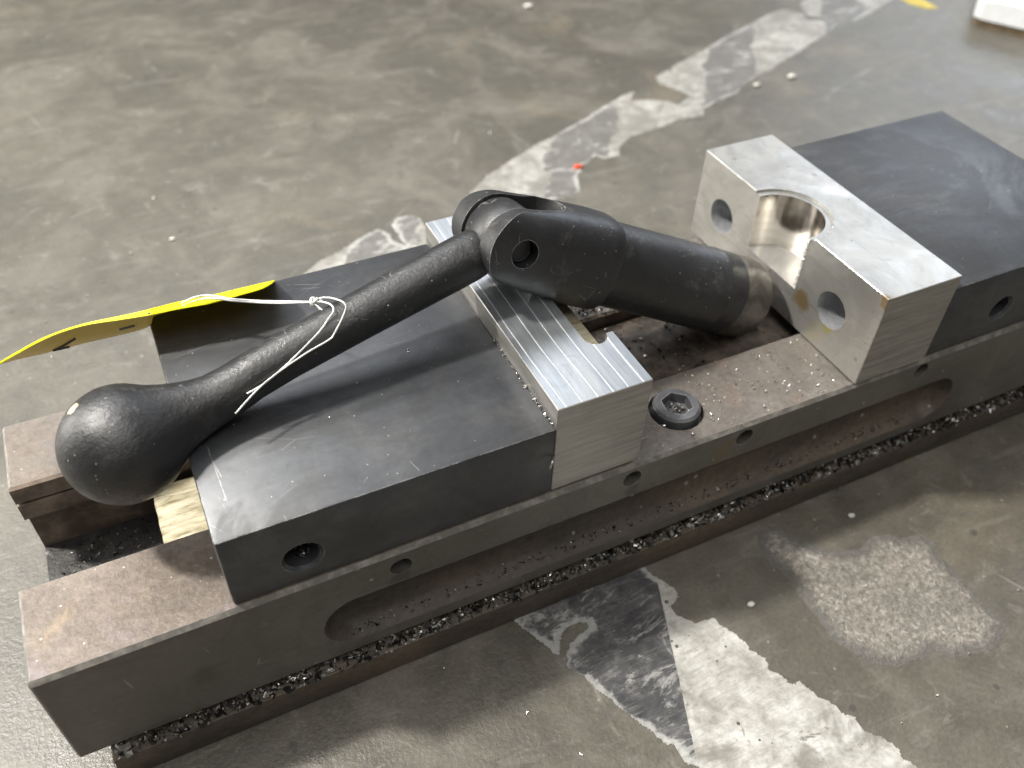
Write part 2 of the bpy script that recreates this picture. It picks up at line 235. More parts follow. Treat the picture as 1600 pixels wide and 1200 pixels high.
def m_rail():
    """pitted brown way surface"""
    g = G('rail_way_steel', .5, .25)
    X, Y, Z = g.xyz(); n = g.noise(18, 5, .65, .6); p = g.noise(330, 5, .75); p2 = g.noise(150, 6, .75, .0)
    c = g.ramp(n, [(.3, (.118, .095, .078)), (.5, (.180, .148, .124)), (.72, (.262, .222, .186))])
    c = g.mix(g.ma('MULTIPLY', g.smooth(g.noise(34, 3, .6, .5, g.map(loc=(1, 7, 0))), .52, .68), .5), c, (.19, .155, .17))
    c = g.mix(g.ma('MULTIPLY', g.smooth(g.noise(26, 4, .6, .5, g.map(loc=(4, 2, 0))), .56, .7), .5), c, (.27, .20, .12))
    c = g.mix(.6, c, g.ramp(p, [(.3, .26), (.5, .5), (.7, .74)]), 'OVERLAY'); c = g.mix(.5, c, g.ramp(p2, [(.3, .30), (.7, .70)]), 'OVERLAY')
    c = g.mix(g.ma('MULTIPLY', g.smooth(g.noise(8, 4, .7, 1.2), .50, .66), .45), c, (.20, .190, .175))
    far = g.smooth(X, .16, .26)
    d = g.ramp(g.noise(24, 5, .7, 1.), [(.3, (.12, .106, .092)), (.55, (.185, .166, .148)), (.75, (.25, .232, .215))])
    d = g.mix(g.ma('MULTIPLY', g.smooth(g.noise(40, 3, .6), .55, .7), .5), d, (.20, .145, .115))
    d = g.mix(.5, d, g.ramp(p, [(.3, .25), (.7, .75)]), 'OVERLAY')
    c = g.mix(far, c, d)
    c = g.mix(g.ma('MULTIPLY', g.specks(460, .28, .10), .8), c, (.58, .55, .5))
    ed = g.ma('MULTIPLY', g.edge(.0007), g.smooth(g.noise(160, 4, .7), .38, .56)); c = g.mix(g.ma('MULTIPLY', ed, .7), c, (.55, .50, .45))
    g.set('Base Color', c); g.set('Roughness', g.ramp(n, [(.3, .4), (.7, .6)]))
    g.bump(p, .5, .0005); g.bump(p2, .35, .0009)
    return g.m
def m_cast(name='oily_cast_iron', tone=1.):
    g = G(name, .45, .0)
    n = g.noise(60, 6, .7, .8); p = g.noise(260, 4, .7)
    c = g.ramp(n, [(.3, (.018 * tone, .017 * tone, .017 * tone)), (.55, (.035 * tone, .033 * tone, .032 * tone)), (.75, (.075 * tone, .068 * tone, .06 * tone))])
    c = g.mix(g.ma('MULTIPLY', g.specks(200, .3, .12), .6), c, (.3, .29, .27))
    g.set('Base Color', c); g.set('Roughness', g.ramp(p, [(.3, .3), (.7, .7)]))
    g.bump(n, .7, .002); g.bump(p, .6, .0006)
    return g.m
def m_flange():
    g = G('rusty_flange_steel', .55, .1)
    n = g.noise(26, 6, .7, .6, g.map(sc=(.4, 1, 1.5))); p = g.noise(330, 4, .7)
    c = g.ramp(n, [(.3, (.045, .037, .030)), (.5, (.088, .072, .056)), (.72, (.155, .120, .086))])
    c = g.mix(.5, c, g.ramp(p, [(.3, .25), (.7, .75)]), 'OVERLAY')
    c = g.mix(g.ma('MULTIPLY', g.specks(170, .24, .12), .7), c, (.42, .41, .38))
    g.set('Base Color', c); g.bump(n, .3, .001); g.bump(p, .4, .0005)
    return g.m
def m_alu(name, kind):
    g = G(name, .33, {'sawn': .55, 'milled': .85, 'drill': .5}.get(kind, 1.)); X, Y, Z = g.xyz()
    n = g.noise(26, 5, .65, .8); f = g.noise(380, 3, .6)
    if kind == 'milled':      # top of the movable plate: cutter passes along y
        c = g.ramp(g.noise(40, 5, .7, .3, g.map(sc=(3.5, .35, 1))), [(.3, (.34, .365, .40)), (.5, (.47, .50, .535)), (.72, (.61, .63, .65))])
        fr = g.ma('FRACT', g.ma('DIVIDE', g.ma('SUBTRACT', g.ma('ADD', X, g.ma('MULTIPLY', g.ma('SUBTRACT', g.noise(9, 2, .5), .5), .006)), .2276), .0077))
        ln = g.smooth(g.ma('ABSOLUTE', g.ma('SUBTRACT', fr, .5)), .055, .02)
        c = g.mix(g.ma('MULTIPLY', ln, g.ramp(g.noise(45, 4, .7), [(.35, .12), (.62, .75)])), c, (.97, .97, .97))
        c = g.mix(g.ma('MULTIPLY', g.smooth(g.noise(75, 5, .75, .6), .52, .66), .45), c, (.36, .375, .39))
        c = g.mix(g.ma('MULTIPLY', g.smooth(n, .55, .7), .4), c, (.45, .46, .46))
        g.set('Roughness', g.ma('ADD', g.ramp(n, [(.3, .30), (.7, .44)]), g.ma('MULTIPLY', ln, .2)))
        g.bump(g.noise(300, 3, .6, 0, g.map(sc=(6, .3, 1))), .15, .0002); g.bump(ln, .3, .0002)
    elif kind == 'sawn':      # end faces and the sides: rough, streaked along x
        st = g.noise(110, 5, .7, .3, g.map(sc=(.25, .25, 3.2), rot=(0, .22, 0)))
        c = g.ramp(st, [(.3, (.27, .262, .245)), (.5, (.38, .368, .348)), (.7, (.50, .488, .465))])
        c = g.mix(g.ma('MULTIPLY', g.smooth(n, .5, .7), .35), c, (.26, .245, .22))
        g.set('Roughness', g.ramp(st, [(.3, .36), (.7, .5)])); g.bump(st, .35, .0004); g.bump(f, .15, .0002)
    elif kind == 'satin':     # worn top and face of the fixed plate
        c = g.ramp(n, [(.3, (.36, .35, .33)), (.5, (.47, .46, .435)), (.72, (.58, .57, .545))])
        sw = g.noise(20, 4, .6, 2.5)
        c = g.mix(g.ma('MULTIPLY', g.smooth(sw, .52, .62), .35), c, (.55, .54, .50))
        st = g.noise(44, 5, .75, .5, g.map(sc=(1, .35, 2.6), rot=(.35, 0, 0)))
        c = g.mix(g.ma('MULTIPLY', g.smooth(st, .50, .62), .5), c, (.36, .36, .345))
        dk = g.noise(38, 5, .75, 1.2, g.map(loc=(2, 5, 1))); c = g.mix(g.ma('MULTIPLY', g.smooth(dk, .56, .68), .45), c, (.34, .33, .30))
        ed = g.ma('MULTIPLY', g.edge(.0006), g.smooth(g.noise(160, 4, .7), .36, .56)); c = g.mix(g.ma('MULTIPLY', ed, .8), c, (.88, .87, .85))
        c = g.mix(g.ma('MULTIPLY', g.specks(120, .2, .16), .75), c, (.3, .29, .27))
        # brown and yellow coolant stains
        for p, r, k in (((.408, .0015, .1435), .0055, (.13, .075, .015)), ((.408, .052, .108), .008, (.36, .25, .10)), ((.408, .030, .105), .0045, (.50, .46, .14)), ((.408, .038, .097), .010, (.50, .48, .38))):
            d = g.ma('ADD', g.dist(p), g.ma('MULTIPLY', g.ma('SUBTRACT', g.noise(150, 4, .7), .5), r * 1.6))
            c = g.mix(g.ma('MULTIPLY', g.smooth(d, r, r * .45), .85), c, k)
        g.set('Metallic', g.ma('SUBTRACT', .7, g.ma('MULTIPLY', g.smooth(g.ma('ADD', g.dist((.408, .0015, .1435)), g.ma('MULTIPLY', g.ma('SUBTRACT', g.noise(150, 4, .7), .5), .009)), .0055, .0025), .65)))
        g.set('Roughness', g.ramp(sw, [(.35, .30), (.65, .46)])); g.bump(st, .25, .0004); g.bump(f, .2, .0002); g.bump(n, .2, .0008)
    elif kind == 'drill':
        rg = g.noise(300, 4, .7, 0, g.map(sc=(4, .6, .6)))
        c = g.ramp(rg, [(.3, (.34, .35, .37)), (.7, (.62, .63, .65))]); g.set('Roughness', .26); g.bump(rg, .5, .0004)
    elif kind == 'bore':
        rg = g.noise(60, 4, .7, 0, g.map(sc=(.3, .3, 5)))
        c = g.ramp(rg, [(.3, (.72, .68, .63)), (.7, (.86, .83, .78))])
        g.set('Roughness', g.ramp(rg, [(.3, .10), (.7, .19)])); g.bump(rg, .08, .0003)
    g.set('Base Color', c)
    return g.m
def m_handle(name='black_cast_handle', loc=(0, 0, 0), chip=None, lo=.34, hi=.50, base=.021, b=.85):
    g = G(name, .42, .0)
    n = g.noise(45, 5, .7, .5); p = g.noise(520, 4, .7); p2 = g.noise(190, 4, .65)
    c = g.ramp(n, [(.3, (base * .6, base * .61, base * .68)), (.55, (base * .82, base * .84, base * .94)), (.78, (base * 1.6, base * 1.58, base * 1.6))])
    c = g.mix(g.ma('MULTIPLY', g.specks(620, .28, .08), .8), c, (.33, .32, .31))
    c = g.mix(g.ma('MULTIPLY', g.specks(260, .15, .04), .9), c, (.55, .53, .49))
    rb = g.ma('MULTIPLY', g.smooth(g.noise(35, 6, .8, .5, g.map(loc=(2, 4, 1))), .57, .65), .5)
    c = g.mix(rb, c, (.095, .09, .086))
    hs = g.smooth(g.noise(24, 4, .7, 1., g.map(sc=(.6, 1.2, 1.2), loc=(3, 3, 3))), .50, .64)
    c = g.mix(g.ma('MULTIPLY', hs, .45), c, (base * .45, base * .43, base * .40))
    ed = g.ma('MULTIPLY', g.edge(.0007, .03, .16), g.smooth(g.noise(150, 4, .7), .36, .58)); c = g.mix(g.ma('MULTIPLY', ed, .85), c, (.50, .49, .47))
    nk = g.ma('MULTIPLY', g.smooth(g.vor(75, 'DISTANCE_TO_EDGE', g.map(sc=(1, .5, 1.3), rot=(.4, .7, 0))), .02, .006), g.smooth(g.noise(60, 3, .6, 0, g.map(loc=(1, 9, 2))), .60, .67))
    c = g.mix(g.ma('MULTIPLY', nk, .45), c, (.26, .25, .24))
    if chip:
        d = g.ma('ADD', g.dist(chip), g.ma('MULTIPLY', g.ma('SUBTRACT', g.noise(420, 4, .7), .5), .0035))
        c = g.mix(g.smooth(d, .0030, .0024), c, (.80, .70, .42))
    g.set('Base Color', c); g.set('Specular IOR Level', .85)
    g.set('Roughness', g.ramp(p2, [(.3, lo), (.7, hi)]))
    g.bump(p2, b * .5, .0007); g.bump(p, b, .00035)
    return g.m
def m_worn_end():
    g = G('worn_bare_steel', .45, .5)
    n = g.noise(60, 5, .7, .6); p = g.noise(500, 3)
    g.set('Base Color', g.ramp(n, [(.3, (.05, .047, .043)), (.5, (.15, .138, .12)), (.7, (.28, .26, .23))])); g.bump(p, .3, .0003)
    return g.m
def m_nut():
    """pale rough sawn block between the rails"""
    g = G('pale_rough_metal', .55, .25)
    st = g.noise(150, 5, .75, .6, g.map(sc=(.35, 1.6, 1), rot=(0, 0, .12))); n = g.noise(50, 4)
    c = g.ramp(st, [(.32, (.16, .125, .06)), (.45, (.45, .40, .27)), (.6, (.66, .61, .46))])
    c = g.mix(g.ma('MULTIPLY', g.smooth(n, .55, .7), .5), c, (.32, .24, .11))
    g.set('Base Color', c); g.bump(st, .7, .0008)
    return g.m
def m_card(name='yellow_card', col=None):
    g = G(name, .45)
    X, Y, Z = g.xyz()
    g.set('Base Color', (.97, .97, .004))
    n = g.noise(90, 4); g.bump(n, .1, .0004)
    if col: g.set('Base Color', col)
    out = g.nt.nodes['Material Output']
    t = g.N('ShaderNodeBsdfTranslucent'); t.inputs[0].default_value = (.85, .75, .20, 1)
    mx = g.N('ShaderNodeMixShader'); mx.inputs[0].default_value = .15
    g.nt.links.new(g.b.outputs[0], mx.inputs[1]); g.nt.links.new(t.outputs[0], mx.inputs[2]); g.nt.links.new(mx.outputs[0], out.inputs[0])
    return g.m
def plain(name, col, rough=.5, metal=0., var=.25, sc_=80):
    g = G(name, rough, metal)
    n = g.noise(sc_, 4, .65)
    g.set('Base Color', g.mix(g.ma('MULTIPLY', g.smooth(n, .4, .7), 1.), tuple(v * (1 - var) for v in col), tuple(min(1, v * (1 + var)) for v in col)))
    g.bump(g.noise(sc_ * 6, 3), .2, .0003)
    return g.m
def m_chips():
    g = G('metal_chips', .3, .6)
    r = g.N('ShaderNodeNewGeometry').outputs['Random Per Island']
    g.set('Base Color', g.ramp(r, [(0, (.02, .019, .018)), (.5, (.055, .05, .046)), (.72, (.16, .15, .14)), (.9, (.45, .44, .42)), (1, (.85, .84, .8))]))
    g.set('Roughness', .32)
    return g.m
def m_bright_chips():
    g = G('bright_chips', .3, .8)
    r = g.N('ShaderNodeNewGeometry').outputs['Random Per Island']
    g.set('Base Color', g.ramp(r, [(0, (.4, .38, .35)), (1, (.9, .89, .86))]))
    return g.m

# ================================================================== mesh helpers
def link(name, bm, mats, parent=None, smooth=None, kind=None):
    """bm is in world coordinates; parents are unrotated"""
    me = bpy.data.meshes.new(name)
    root = V((0, 0, 0)); p = parent
    while p is not None: root += p.location; p = p.parent
    bmesh.ops.recalc_face_normals(bm, faces=bm.faces[:])
    for v in bm.verts: v.co -= root
    bm.to_mesh(me); bm.free()
    for m in (mats if isinstance(mats, list) else [mats]): me.materials.append(m)
    if smooth is not None:
        me.shade_smooth(); me.set_sharp_from_angle(angle=math.radians(smooth))
    o = bpy.data.objects.new(name, me); COL.objects.link(o)
    if parent: o.parent = parent
    if kind: o['kind'] = kind
    return o
def tag(o, label, cat, group=None):
    o['label'] = label; o['category'] = cat
    if group: o['group'] = group
    return o
def thing(name, loc, label, cat, group=None):
    o = bpy.data.objects.new(name, None); COL.objects.link(o); o.location = loc; o.empty_display_size = .02
    return tag(o, label, cat, group)
def box(bm, x0, x1, y0, y1, z0, z1, bev=0., seg=2):
    m = Matrix.Translation(((x0 + x1) / 2, (y0 + y1) / 2, (z0 + z1) / 2)) @ Matrix.Diagonal((x1 - x0, y1 - y0, z1 - z0, 1))
    r = bmesh.ops.create_cube(bm, size=1, matrix=m)
    if bev:
        es = list({e for v in r['verts'] for e in v.link_edges})
        bmesh.ops.bevel(bm, geom=es, offset=bev, segments=seg, affect='EDGES', profile=.5)
def frame(d):
    d = V(d).normalized(); a = V((0, 0, 1)) if abs(d.z) < .9 else V((1, 0, 0))
    s = a.cross(d).normalized(); return d, s, d.cross(s)
def lathe(bm, p0, d, prof, seg=48, cap=True, off=None):
    """prof = [(distance along d, radius)]"""
    d, s, t = frame(d); p0 = V(p0); rings = []
    for i, (a, r) in enumerate(prof):
        o = p0 + d * a + (off[i] if off else V((0, 0, 0)))
        rings.append([bm.verts.new(o + (s * math.cos(2 * math.pi * k / seg) + t * math.sin(2 * math.pi * k / seg)) * r) for k in range(seg)])
    for A, B_ in zip(rings, rings[1:]):
        for k in range(seg): bm.faces.new((A[k], A[(k + 1) % seg], B_[(k + 1) % seg], B_[k]))
    if cap:
        bm.faces.new(rings[0][::-1]); bm.faces.new(rings[-1])
def prism(bm, pts, fn):
    """pts 2D outline; fn(p, k) -> 3D for k = 0, 1"""
    a = [bm.verts.new(fn(p, 0)) for p in pts]; b = [bm.verts.new(fn(p, 1)) for p in pts]
    n = len(pts)
    for i in range(n): bm.faces.new((a[i], a[(i + 1) % n], b[(i + 1) % n], b[i]))
    bm.faces.new(a[::-1]); bm.faces.new(b)
def loft(bm, loops):
    R = [[bm.verts.new(p) for p in l] for l in loops]; n = len(R[0])
    for A, B_ in zip(R, R[1:]):
        for k in range(n): bm.faces.new((A[k], A[(k + 1) % n], B_[(k + 1) % n], B_[k]))
    bm.faces.new(R[0][::-1]); bm.faces.new(R[-1])
def tube(bm, pts, r, seg=7, sub=6):
    P = [V(p) for p in pts]; Q = []
    for i in range(len(P) - 1):
        a = P[max(i - 1, 0)]; b = P[i]; c = P[i + 1]; d = P[min(i + 2, len(P) - 1)]
        for k in range(sub):
            t = k / sub
            Q.append(.5 * ((2 * b) + (c - a) * t + (2 * a - 5 * b + 4 * c - d) * t * t + (3 * b - a - 3 * c + d) * t ** 3))
    Q.append(P[-1]); prev = None; rings = []
    for i, q in enumerate(Q):
        d = (Q[min(i + 1, len(Q) - 1)] - Q[max(i - 1, 0)]).normalized()
        if prev is None: s = frame(d)[1]
        else: s = (prev - d * prev.dot(d)).normalized()
        prev = s; t = d.cross(s)
        rings.append([bm.verts.new(q + (s * math.cos(2 * math.pi * k / seg) + t * math.sin(2 * math.pi * k / seg)) * r) for k in range(seg)])
    for A, B_ in zip(rings, rings[1:]):
        for k in range(seg): bm.faces.new((A[k], A[(k + 1) % seg], B_[(k + 1) % seg], B_[k]))
    bm.faces.new(rings[0][::-1]); bm.faces.new(rings[-1])
def tomesh(bm):
    bmesh.ops.recalc_face_normals(bm, faces=bm.faces[:])
    me = bpy.data.meshes.new('tmp'); bm.to_mesh(me); bm.free(); return me
def cut(bm, *cutters):
    """boolean: cutters = (bm, operation)"""
    o = bpy.data.objects.new('tmp', tomesh(bm)); COL.objects.link(o); tmp = [o]
    for c, op in cutters:
        co = bpy.data.objects.new('tmp', tomesh(c)); COL.objects.link(co); tmp.append(co)
        md = o.modifiers.new('b', 'BOOLEAN'); md.operation = op; md.solver = 'EXACT'; md.object = co
    bpy.context.view_layer.update()
    me = bpy.data.meshes.new_from_object(o.evaluated_get(bpy.context.evaluated_depsgraph_get()))
    r = bmesh.new(); r.from_mesh(me)
    bmesh.ops.dissolve_degenerate(r, dist=1e-6, edges=r.edges[:])
    for t in tmp:
        m = t.data; bpy.data.objects.remove(t); bpy.data.meshes.remove(m)
    bpy.data.meshes.remove(me); return r
def NB(): return bmesh.new()
def cylb(p0, p1, r0, r1=None, seg=40):
    b = NB(); p0 = V(p0); p1 = V(p1); lathe(b, p0, p1 - p0, [(0, r0), ((p1 - p0).length, r1 if r1 is not None else r0)], seg); return b
def boxb(*a, **k):
    b = NB(); box(b, *a, **k); return b

# ================================================================== floor
FLOOR = m_floor()
bm = NB(); S = 14.
for (x0, x1, y0, y1) in ((-S, S, -S, S),):
    bm.faces.new([bm.verts.new((x, y, 0)) for x, y in ((x0, y0), (x1, y0), (x1, y1), (x0, y1))])
fl = link('floor', bm, FLOOR, kind='structure')

def inside(x, y, P):
    c = False; j = len(P) - 1
    for i in range(len(P)):
        if (P[i][1] > y) != (P[j][1] > y) and x < (P[j][0] - P[i][0]) * (y - P[i][1]) / (P[j][1] - P[i][1]) + P[i][0]: c = not c
        j = i
    return c
def edist(x, y, P):
    b = 9.
    for i in range(len(P)):
        x0, y0 = P[i - 1]; x1, y1 = P[i]; dx, dy = x1 - x0, y1 - y0
        t = max(0, min(1, ((x - x0) * dx + (y - y0) * dy) / (dx * dx + dy * dy + 1e-12)))
        b = min(b, math.hypot(x - x0 - t * dx, y - y0 - t * dy))
    return b
def sheet(name, P, cell, z, mat, zfun=None, thick=.00025, kind=None):
    """irregular flat piece on the floor built on a fine grid; every vertex knows its distance to the torn edge"""
    xs = [p[0] for p in P]; ys = [p[1] for p in P]
    x0, y0 = min(xs), min(ys); nx = int((max(xs) - x0) / cell) + 2; ny = int((max(ys) - y0) / cell) + 2
    bm = NB(); vs = {}; lay = bm.verts.layers.float.new('edge')
    def vert(i, j):
        if (i, j) not in vs:
            x, y = x0 + i * cell, y0 + j * cell
            e = edist(x, y, P); e = e if inside(x, y, P) else -e
            v = bm.verts.new((x, y, z + thick + (zfun(x, y, e) if zfun else 0))); v[lay] = e; vs[(i, j)] = v
        return vs[(i, j)]
    from mathutils import noise as MN
    for i in range(nx):
        for j in range(ny):
            x, y = x0 + (i + .5) * cell, y0 + (j + .5) * cell
            jx = MN.noise((x * 260, y * 260, 1.)) * .0011; jy = MN.noise((x * 260, y * 260, 5.)) * .0011
            if inside(x + jx, y + jy, P): bm.faces.new((vert(i, j), vert(i + 1, j), vert(i + 1, j + 1), vert(i, j + 1)))
    if thick:
        es = [e for e in bm.edges if len(e.link_faces) == 1]
        r = bmesh.ops.extrude_edge_only(bm, edges=es)
        for v in [q for q in r['geom'] if isinstance(q, bmesh.types.BMVert)]: v.co.z = z - .0002
    return link(name, bm, mat, kind=kind)
from mathutils import noise as MN
tp = sheet('floor_tape', TAPE['front'], .0008, 0.0, m_tape('striped_tape', line=(.2837, -.0293, .2525, -.1088)),
           zfun=lambda x, y, e: .00025 * MN.noise((x * 60, y * 60, 0)) + (.0004 * max(0, 1 - e / .004) * max(0, MN.noise((x * 90, y * 90, 3)))))
tag(tp, 'torn black and white striped floor tape in front of the vise', 'floor tape', 'worn floor tape')
far_tape = m_tape('striped_tape_far', stripes=(.80, -.60, .13, .02, .36))
FT = (('p1', 'torn white tape scrap behind the back edge of the movable jaw'),
      ('p2', 'small curled white tape scrap beside the aluminium plate corner'),
      ('p3', 'torn black and white tape length with an orange fleck behind the joint'),
      ('p4', 'long black and white tape strip in the blurred middle distance'),
      ('p5', 'blurred white tape piece at the top edge of the photo'))
for k, lab in FT:
    o = sheet('floor_tape', TAPE[k], .0011 if k in ('p1', 'p2') else .0016, 0.0, far_tape,
              zfun=(lambda x, y, e: .0010 * max(0, MN.noise((x * 70, y * 70, 2)))) if k in ('p1', 'p2') else (lambda x, y, e: .0004 * MN.noise((x * 60, y * 60, 0))))
    tag(o, lab, 'floor tape', 'worn floor tape')
o = sheet('floor_tape', TAPE['yellow'], .0016, 0.0, plain('yellow_tape', (.62, .48, .05), .5)); tag(o, 'yellow tape scrap at the top edge near the white slab', 'floor tape', 'worn floor tape')
o = sheet('spalled_concrete', TAPE['spall'], .0009, 0.0, m_spall(), kind='structure', thick=0.0001,
          zfun=lambda x, y, e: (.0002 + .0006 * abs(MN.noise((x * 520, y * 520, 1))) + .0005 * MN.noise((x * 80, y * 80, 4)) ** 2) * min(1, max(0, e) / .004))

# ================================================================== the vise
STEEL = m_ground_steel(); RAIL = m_rail(); CAST = m_cast(); BLACK = m_black_steel(); FLANGE = m_flange(); INNER = plain('rail_side', (.21, .165, .132), .55, .1, .45, 45)
MILLED = m_alu('milled_aluminium', 'milled'); SAWN = m_alu('sawn_aluminium', 'sawn'); SATIN = m_alu('satin_aluminium', 'satin'); BORE = m_alu('bored_aluminium', 'bore')
SCREW = m_handle('black_screw_steel', lo=.3, hi=.45, base=.035, b=.3)
VISE = thing('machine_vise', (0, 0, 0), 'long machine vise with blackened steel jaws and aluminium jaw plates', 'vise')
Hr = .088
prof = [(0, .0242), (0, .0861), (.0019, .088), (.0462, .088), (.047, .0872), (.047, .035), (.113, .035), (.113, .065), (.1063, .065), (.1057, .0656), (.1057, .0755),
        (.1092, .0755), (.1092, .0774), (.1057, .0774), (.1057, .0866), (.1071, .088), (.1484, .088), (.1498, .0866), (.1498, .0242)]
bm = NB(); LEN = .66
def shrink(p, k):   # small bevel round the end face
    y, z = p; return (min(max(y, k), .1498 - k), min(max(z, .0242 + k), .088 - k) if z > .08 or z < .03 else z)
loft(bm, [[(0, *shrink(p, .0011)) for p in prof], [(.0011, *p) for p in prof], [(LEN, *p) for p in prof]])
# pocket in the front face, rounded cross-section
def stadium(x0, x1, z, r, n=14):
    out = []
    for k in range(n + 1):
        a = math.pi / 2 + math.pi * k / n; out.append((x0 + r * math.cos(a), z + r * math.sin(a)))
    for k in range(n + 1):
        a = -math.pi / 2 + math.pi * k / n; out.append((x1 + r * math.cos(a), z + r * math.sin(a)))
    return out
c1 = NB(); loft(c1, [[(x, y, z) for x, z in stadium(.1295, .4795, .0482, .0160 + o_)] for y, o_ in ((-.004, .0013), (.0, .0009), (.0012, 0), (.006, -.0012), (.0095, -.0042), (.0115, -.0085))])
cuts = [(c1, 'DIFFERENCE')]
HOLES = ((.1514, .0766), (.2715, .0785), (.3386, .0788), (.4586, .0800))
for x, z in HOLES: cuts.append((cylb((x, -.01, z), (x, .014, z), .0052, seg=28), 'DIFFERENCE'))
SX, SY = .3105, .0238
cuts.append((cylb((SX, SY, .0815), (SX, SY, .1), .0143, seg=40), 'DIFFERENCE'))
bm = cut(bm, *cuts)
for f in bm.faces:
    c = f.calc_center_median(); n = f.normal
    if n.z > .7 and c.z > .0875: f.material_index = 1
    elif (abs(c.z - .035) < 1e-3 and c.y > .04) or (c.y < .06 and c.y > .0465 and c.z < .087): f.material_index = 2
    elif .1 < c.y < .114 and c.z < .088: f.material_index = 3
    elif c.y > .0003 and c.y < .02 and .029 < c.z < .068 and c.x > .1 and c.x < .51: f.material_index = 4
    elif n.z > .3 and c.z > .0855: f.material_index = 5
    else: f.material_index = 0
body = link('body', bm, [STEEL, RAIL, CAST, INNER, FLANGE, plain('chamfer_highlight_steel', (.26, .245, .22), .45, .4, .3, 120)], VISE, smooth=28)  # last slot: chamfer highlight band painted in as lighter steel
# base flange under the body, with the clamping groove above it
bm = NB(); box(bm, .012, LEN, -.005, .1560, 0, .0185, .0012, 2); box(bm, .03, LEN - .004, .011, .139, .0180, .0246)
link('base_flange', bm, FLANGE, VISE, smooth=40)
# set screws at the bottom of the side holes
for i, (x, z) in enumerate(HOLES):
    bm = cut(cylb((x, .0045, z), (x, .013, z), .0050, seg=24), (boxb(x - .006, x + .006, .003, .0062, z - .0007, z + .0007), 'DIFFERENCE'))
    bmesh.ops.rotate(bm, cent=(x, 0, z), matrix=Matrix.Rotation(.5 + i, 3, 'Y'), verts=bm.verts[:])
    link('set_screw', bm, SCREW, body, smooth=30)
# socket head cap screw on the near rail
bm = NB(); lathe(bm, (SX, SY, .0816), (0, 0, 1), [(0, .0123), (.0098, .0123), (.0112, .0109)], 48)
hexa = NB(); prism(hexa, [(  .0082 * math.cos(math.pi / 3 * k + .35),   .0082 * math.sin(math.pi / 3 * k + .35)) for k in range(6)], lambda p, k: (SX + p[0], SY + p[1], .0865 + .02 * k))
bm = cut(bm, (hexa, 'DIFFERENCE'))
link('cap_screw', bm, m_handle('grey_screw_steel', lo=.3, hi=.5, base=.11, b=.5), VISE, smooth=30)
# pale block in the channel below the movable jaw
bm = NB(); box(bm, .0572, .16, .0485, .101, .0355, .066, .0012, 2)
bmesh.ops.subdivide_edges(bm, edges=bm.edges[:], cuts=8, use_grid_fill=True)
for v in bm.verts:
    v.co.z += .0006 * MN.noise(v.co * 160); v.co.x += .0005 * MN.noise(v.co * 190 + V((4, 0, 0)))
link('nut_block', bm, m_nut(), VISE, smooth=50)
# rough casting in the channel that the socket end rests on
bm = NB(); box(bm, .19, .56, .0472, .1055, .0352, .0796, .0015, 2)
bmesh.ops.subdivide_edges(bm, edges=bm.edges[:], cuts=14, use_grid_fill=True)
for v in bm.verts:
    if v.co.z > .07: v.co.z += .0011 * MN.noise(v.co * 70) + .0006 * MN.noise(v.co * 190)
link('bed_casting', bm, plain('grimy_brown_casting', (.078, .062, .050), .6, 0, .6, 60), VISE, smooth=50)
# movable jaw
JX0, JX1, JY0, JY1, JT = .0797, .2273, .0024, .1544, .1306
def jaw(x0, x1, y1, top, hx, hz, hr, name):
    b = boxb(x0, x1, JY0, y1, .08815, top, bev=.0013, seg=2)
    b = cut(b, (cylb((hx, JY0 - .01, hz), (hx, JY0 + .02, hz), hr, seg=36), 'DIFFERENCE'), (cylb((hx, JY0 - .0004, hz), (hx, JY0 + .0021, hz), hr + .0018, hr - .0006, seg=36), 'DIFFERENCE'))
    return link(name, b, BLACK, VISE, smooth=35)
jm = jaw(JX0, JX1, JY1, JT, .1110, .1042, .0076, 'movable_jaw')
jf = jaw(.4572, .6006, .1546, .1354, .5075, .1070, .0070, 'fixed_jaw')
# dirt packed in the hole of the movable jaw
# soft jaw plate on the movable jaw, with a milled step in its right top edge
def rounded_slot(x0, x1, y0, y1, n=12):
    r = (x1 - x0) / 2; cx = (x0 + x1) / 2
    return [(cx + r * math.cos(math.pi + math.pi * k / n), y0 + r + r * math.sin(math.pi + math.pi * k / n)) for k in range(n + 1)] + [(x1, y1), (x0, y1)]
bm = boxb(.2275, .2752, .0027, .1567, .0886, .1422, bev=.0004, seg=1)
s1 = NB(); prism(s1, rounded_slot(.2595, .2715, .0330, .121), lambda p, k: (p[0], p[1], .1305 + .03 * k))
wdg = NB(); prism(wdg, [(.2752 + .001, .0886 + .0085), (.2752 - .0040, .0886 - .001), (.29, .0886 - .001)], lambda p, k: (p[0], -.01 + .2 * k, p[1]))
bm = cut(bm, (s1, 'DIFFERENCE'), (boxb(.266, .29, .0385, .121, .1255, .16), 'DIFFERENCE'), (wdg, 'DIFFERENCE'))
for f in bm.faces:
    c = f.calc_center_median(); f.material_index = 0 if (f.normal.z > .8 and c.z > .141) else (2 if (c.z < .1419 and c.y > .0328 and .2585 < c.x < .2722 and f.normal.z > .8) else 1)
link('jaw_plate', bm, [MILLED, SAWN, m_nut()], jm, smooth=35)['label'] = 'aluminium jaw plate with a milled slot in its top edge'
